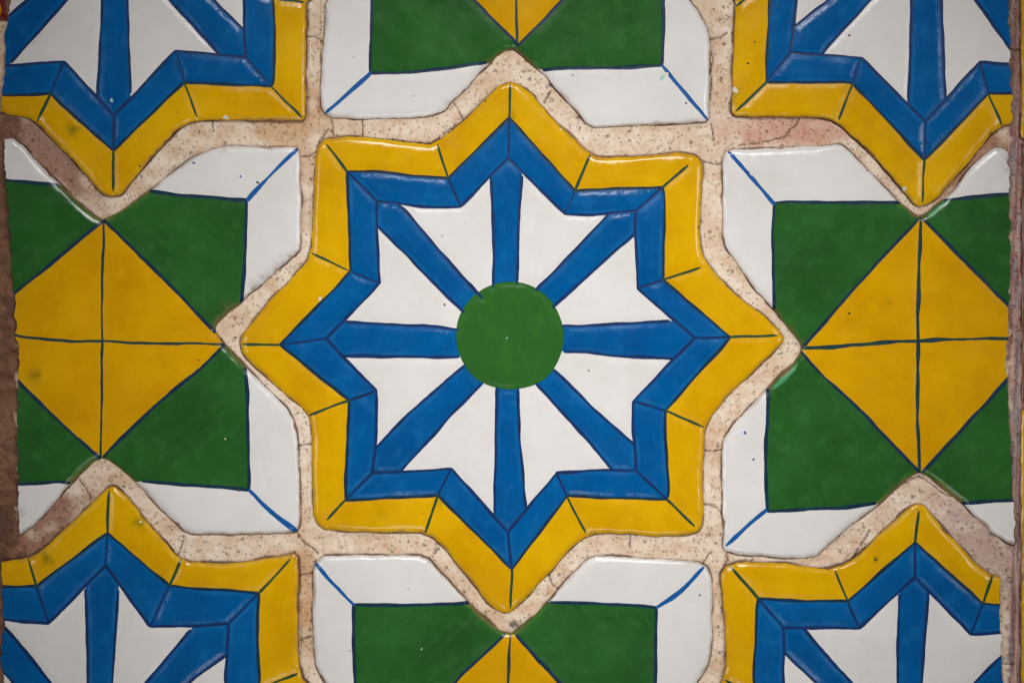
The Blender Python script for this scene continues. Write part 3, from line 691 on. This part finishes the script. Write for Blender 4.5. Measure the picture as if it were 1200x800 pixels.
# ------------------------------------------------------------------ neighbours beyond the mortar joints
def plain_tile(name, label, group, rect, parts, cut=None):
    x0, y0, x1, y1 = rect
    O = [(x0, y0), (x1, y0), (x1, y1), (x0, y1)]
    polys = [np.array(p, float) for _, _, p in parts]
    names = [('glazed_field', parts_base[name + label])] + [(n, m) for n, m, _ in parts]
    def classify(C):
        f = np.zeros(len(C), int)
        for i, p in enumerate(polys): f[pip(C, p)] = i + 1
        return names, f
    st = [brush([(x0 + 5, y0 + 6), (x0 + 6, y1 - 6)], 2.2, 'ly', .8, .8, 9000 + int(x0 + y0))]
    return make_tile(name, label, 'tile', group, ((x0 + x1) / 2, (y0 + y1) / 2), O, classify, st, [p.tolist() + [p[0].tolist()] for p in polys], cut)
parts_base = {}
def neighbour(name, label, group, rect, base, parts):
    parts_base[name + label] = base
    return plain_tile(name, label, group, rect, parts)
def circ(x, y, r, n=14): return [(x + r * math.cos(2 * math.pi * i / n), y + r * math.sin(2 * math.pi * i / n)) for i in range(n)]
neighbour('border_tile', 'narrow dark red tile with an ochre roundel beyond the brown mortar', None, (-150, -120, 12, 24), 'red',
          [('roundel', 'ochre', circ(-12, 12, 14))])
neighbour('edging_tile', 'yellow edging tile beside the cut star with the pale bump, across the mortar', 'yellow edging tiles', (1197, -60, 1330, 162), 'yellow', [])
neighbour('edging_tile', 'oxblood red edging tile across the grey-streaked mortar from the cross tile', None, (1198.5, 170, 1330, 470), 'red', [])
neighbour('edging_tile', 'yellow edging tile below the oxblood red edging tile, across the mortar', 'yellow edging tiles', (1197, 480, 1330, 900), 'yellow', [])

# ------------------------------------------------------------------ mortar
CRACKS = [[(388, 140), (390, 148), (390, 156)], [(390, 156), (384, 151), (378, 160), (373, 166)], [(424.5, 140), (425, 160)], [(353, 183), (362, 183), (369, 178)], [(531, 120), (538, 130), (543, 140)],
          [(452, 163), (480, 166), (505, 168), (520, 157), (534, 146)], [(646, 106), (638, 121)], [(359, 42), (368, 42), (374, 46), (380, 54)], [(833, 46), (845, 43), (851, 39), (860, 38)], [(248, 140), (249, 155)],
          [(834, 146), (836, 158), (837, 166)], [(823, 188), (835, 192), (847, 192)], [(866, 170), (885, 168), (900, 165), (921, 160), (926, 152), (933, 147), (937, 139)], [(92, 562), (99, 571), (106, 584)],
          [(350, 522), (364, 520)], [(348, 624), (353, 632), (358, 638), (366, 642), (372, 648)], [(504, 655), (509, 647), (515, 642)], [(643, 672), (647, 684), (655, 692)], [(739, 626), (738, 640)],
          [(825, 528), (834, 529), (847, 527)], [(825, 590), (834, 592), (841, 596), (846, 602)], [(824, 660), (829, 652), (834, 647)], [(852, 649), (853, 656), (848, 663)], [(350, 674), (366, 671)], [(351, 750), (366, 746)],
          [(1062, 566), (1068, 561), (1078, 558), (1090, 566), (1096, 571), (1106, 578), (1114, 582)], [(1184, 57), (1198, 58)], [(834, 60), (836, 70), (833, 82), (835, 96), (832, 118)], [(1172, 778), (1190, 778)],
          [(207, 652), (212, 641), (215, 628)], [(1000, 655), (1008, 640), (1020, 622)]]
def axis(lo, f0, f1, hi, fine, coarse):
    return np.concatenate([np.arange(lo, f0, coarse), np.arange(f0, f1, fine), np.arange(f1, hi + .1, coarse)])
gx = axis(-320, -12, 1212, 1520, 1.6, 9); gy = axis(-420, -12, 812, 1220, 1.6, 9)
nx, ny = len(gx), len(gy)
GX, GY = np.meshgrid(gx, gy); G = np.stack([GX.ravel(), GY.ravel()], 1)
G += rng.uniform(-.35, .35, G.shape) * 1.2
G0 = G.copy()
dist = np.full(len(G), 60.0)          # outside distance to the nearest tile, negative inside
for O, K in OUTLINES:
    lo = O.min(0) - 30; hi = O.max(0) + 30
    idx = np.where((G[:, 0] > lo[0]) & (G[:, 0] < hi[0]) & (G[:, 1] > lo[1]) & (G[:, 1] < hi[1]))[0]
    q = G[idx]; ins = pip(q, O); A, B = segs(O, True); d = np.full(len(q), 60.0)
    dd = segdist(q, A, B, 40)
    sd = np.where(ins, -dd, dd)
    if K is not None:
        A2, B2 = segs(K, True); d2 = segdist(q, A2, B2, 40); s2 = np.where(pip(q, K), -d2, d2)
        sd = np.maximum(sd, s2)
    dist[idx] = np.minimum(dist[idx], sd)
CA = np.vstack([segs(resample(c, 3) + np.stack([W_fine(resample(c, 3)), W_fine(resample(c, 3) + 31)], 1) * .35, False)[0] for c in CRACKS])
CB = np.vstack([segs(resample(c, 3) + np.stack([W_fine(resample(c, 3)), W_fine(resample(c, 3) + 31)], 1) * .35, False)[1] for c in CRACKS])
near = np.where((dist > -3) & (dist < 30))[0]
cd = np.full(len(G), 60.0); cd[near] = segdist(G[near], CA, CB, 10)
snap = np.where(cd < 0.85)[0]
D = CB - CA
for i in snap:      # pull vertices onto the crack
    p = G[i]; t = np.clip(((p - CA) * D).sum(1) / np.maximum((D * D).sum(1), 1e-9), 0, 1); c = CA + t[:, None] * D
    G[i] = c[((p - c) ** 2).sum(1).argmin()]
# keep only the cells that show between the tiles
keepv = dist > -7
vid = np.arange(nx * ny).reshape(ny, nx)
Fq = np.stack([vid[:-1, :-1].ravel(), vid[1:, :-1].ravel(), vid[1:, 1:].ravel(), vid[:-1, 1:].ravel()], 1); Fq = Fq[keepv[Fq].any(1)]
u = np.unique(Fq); rm = np.zeros(nx * ny, int); rm[u] = np.arange(len(u)); Fq = rm[Fq]
G = G[u]; dist = dist[u]; cd = cd[u]
h = -0.00022 + 0.00007 * W_grout(G) + 0.00004 * W_fine(G) - 0.00012 * np.clip((dist - 4) / 14, 0, 1)
lip = 0.5 + 0.5 * np.tanh(1.6 * W_big(G * 2.3))
h -= (0.00025 + 0.0009 * lip) * np.clip(1 - np.maximum(dist, 0) / (1.0 + 1.1 * lip), 0, 1)
h += 0.0002 * (1 - lip) * np.clip(1 - np.maximum(dist, 0) / 5, 0, 1)
h -= 0.0009 * (cd < 0.85)
strip_r = np.clip((G[:, 0] - 1181) / 4, 0, 1); strip_l = np.clip((24 - G[:, 0]) / 6, 0, 1)
col_n = Waves(21, 3, 9, 10)(np.stack([G[:, 0], G[:, 1] * 0.05], 1))
h += strip_r * 0.00022 * col_n + strip_l * (0.0002 + 0.00012 * W_fine(G * .8)) + strip_r * 0.0001
# mortar colour: pale lime in the joints, brown clayey along one side, pinkish grey along the other
def sv(*c): return np.array(srgb(*c)[:3])
def lerp(a, b, t): return a + (b - a) * t[:, None]
n1 = W_big(G); n2 = W_big(G * 3.1 + 400)
tint = np.tile(sv(246, 231, 212), (len(G), 1))
tint = lerp(tint, sv(230, 204, 176), np.clip(.4 + .5 * n2, 0, 1) * .8)
x, y = G[:, 0], G[:, 1]
def blob(cx, cy, rx, ry): return np.clip(1.4 * np.exp(-((x - cx) / rx) ** 2 - ((y - cy) / ry) ** 2) * (1 + .3 * n2), 0, 1)
tint = lerp(tint, sv(176, 140, 124), blob(30, 180, 80, 70)); tint = lerp(tint, sv(170, 130, 112), blob(30, 620, 75, 60))
tint = lerp(tint, sv(222, 178, 158), blob(930, 152, 75, 22)); tint = lerp(tint, sv(186, 142, 116), blob(1150, 195, 60, 50))
tint = lerp(tint, sv(208, 182, 172), blob(1150, 640, 70, 60)); tint = lerp(tint, sv(222, 186, 148), blob(335, 130, 60, 40)); tint = lerp(tint, sv(220, 184, 146), blob(355, 700, 14, 60))
tint = lerp(tint, lerp(np.tile(sv(142, 104, 82), (len(G), 1)), sv(110, 78, 62), np.clip(.5 + .5 * W_grout(G * .6), 0, 1)), np.clip((26 - x + 3 * W_edge(G)) / 6, 0, 1) * np.clip((y - 110) / 30, 0, 1))
rs = lerp(np.tile(sv(204, 172, 160), (len(G), 1)), sv(150, 112, 116), np.clip(.5 + .7 * col_n, 0, 1))
rs = lerp(rs, sv(160, 162, 168), np.clip(Waves(31, 12, 60)(np.stack([x * 3, y * .35], 1)) * 1.2 - .6, 0, 1) * .8)
rs = lerp(rs, sv(140, 92, 66), np.clip(1 - np.abs(y - 60) / 130, 0, 1) * .55)
red = np.clip(3 * (W_fine(G * .7) - 1.35), 0, 1) * np.clip((x - 1186) / 6, 0, 1) * np.clip(1 - np.abs(y - 330) / 260, 0, 1)
rs = lerp(rs, sv(150, 34, 34), red)
tint = lerp(tint, rs, np.clip((x - 1180 + 2 * W_edge(G)) / 4, 0, 1))
for fx, fy, fr in [(602, 731, 5.5), (646, 100, 3.5), (678, 137, 3.0), (665, 120, 2), (1165, 625, 4)]:      # dark grit
    tint = lerp(tint, sv(104, 96, 90), np.clip(1.5 * np.exp(-((x - fx) ** 2 + 2 * (y - fy) ** 2) / fr ** 2) * (1 + .5 * W_fine(G)), 0, .9))
dirt_gap_shade = np.clip((cd < 0.85) * .95 + np.clip(1 - np.maximum(dist, 0) / (0.9 + 1.0 * lip), 0, 1) * (0.3 + .65 * lip), 0, 1)  # dirt plus painted shade that deepens the cracks and gaps at tile edges
dirt_gap_shade = np.maximum(dirt_gap_shade, np.clip(1 - dist / 7, 0, 1) * np.clip(.5 * n1 - .2, 0, .35))

V = np.stack([(G[:, 0] - 600) * S, -h, (400 - G[:, 1]) * S + ZC], 1)
def box_mesh(name, x0, x1, y0, y1, z0, z1, mat):
    me = bpy.data.meshes.new(name)
    v = [(X_, Y_, Z_) for X_ in (x0, x1) for Y_ in (y0, y1) for Z_ in (z0, z1)]
    me.from_pydata(v, [], [(0, 1, 3, 2), (4, 6, 7, 5), (0, 4, 5, 1), (2, 3, 7, 6), (0, 2, 6, 4), (1, 5, 7, 3)]); me.materials.append(mat); me.update()
    o = bpy.data.objects.new(name, me); COL.objects.link(o); return o
wall = box_mesh('wall', (-330 - 600) * S, (1530 - 600) * S, 0.0074, 0.06, (400 - 1230) * S + ZC, (400 + 430) * S + ZC, M['clay'])
wall['kind'] = 'structure'
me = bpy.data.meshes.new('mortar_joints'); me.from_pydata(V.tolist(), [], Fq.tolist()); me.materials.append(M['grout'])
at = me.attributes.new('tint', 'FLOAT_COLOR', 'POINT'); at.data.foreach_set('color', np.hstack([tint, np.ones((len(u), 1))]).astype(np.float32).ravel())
at = me.attributes.new('dirt_gap_shade', 'FLOAT', 'POINT'); at.data.foreach_set('value', dirt_gap_shade.astype(np.float32))
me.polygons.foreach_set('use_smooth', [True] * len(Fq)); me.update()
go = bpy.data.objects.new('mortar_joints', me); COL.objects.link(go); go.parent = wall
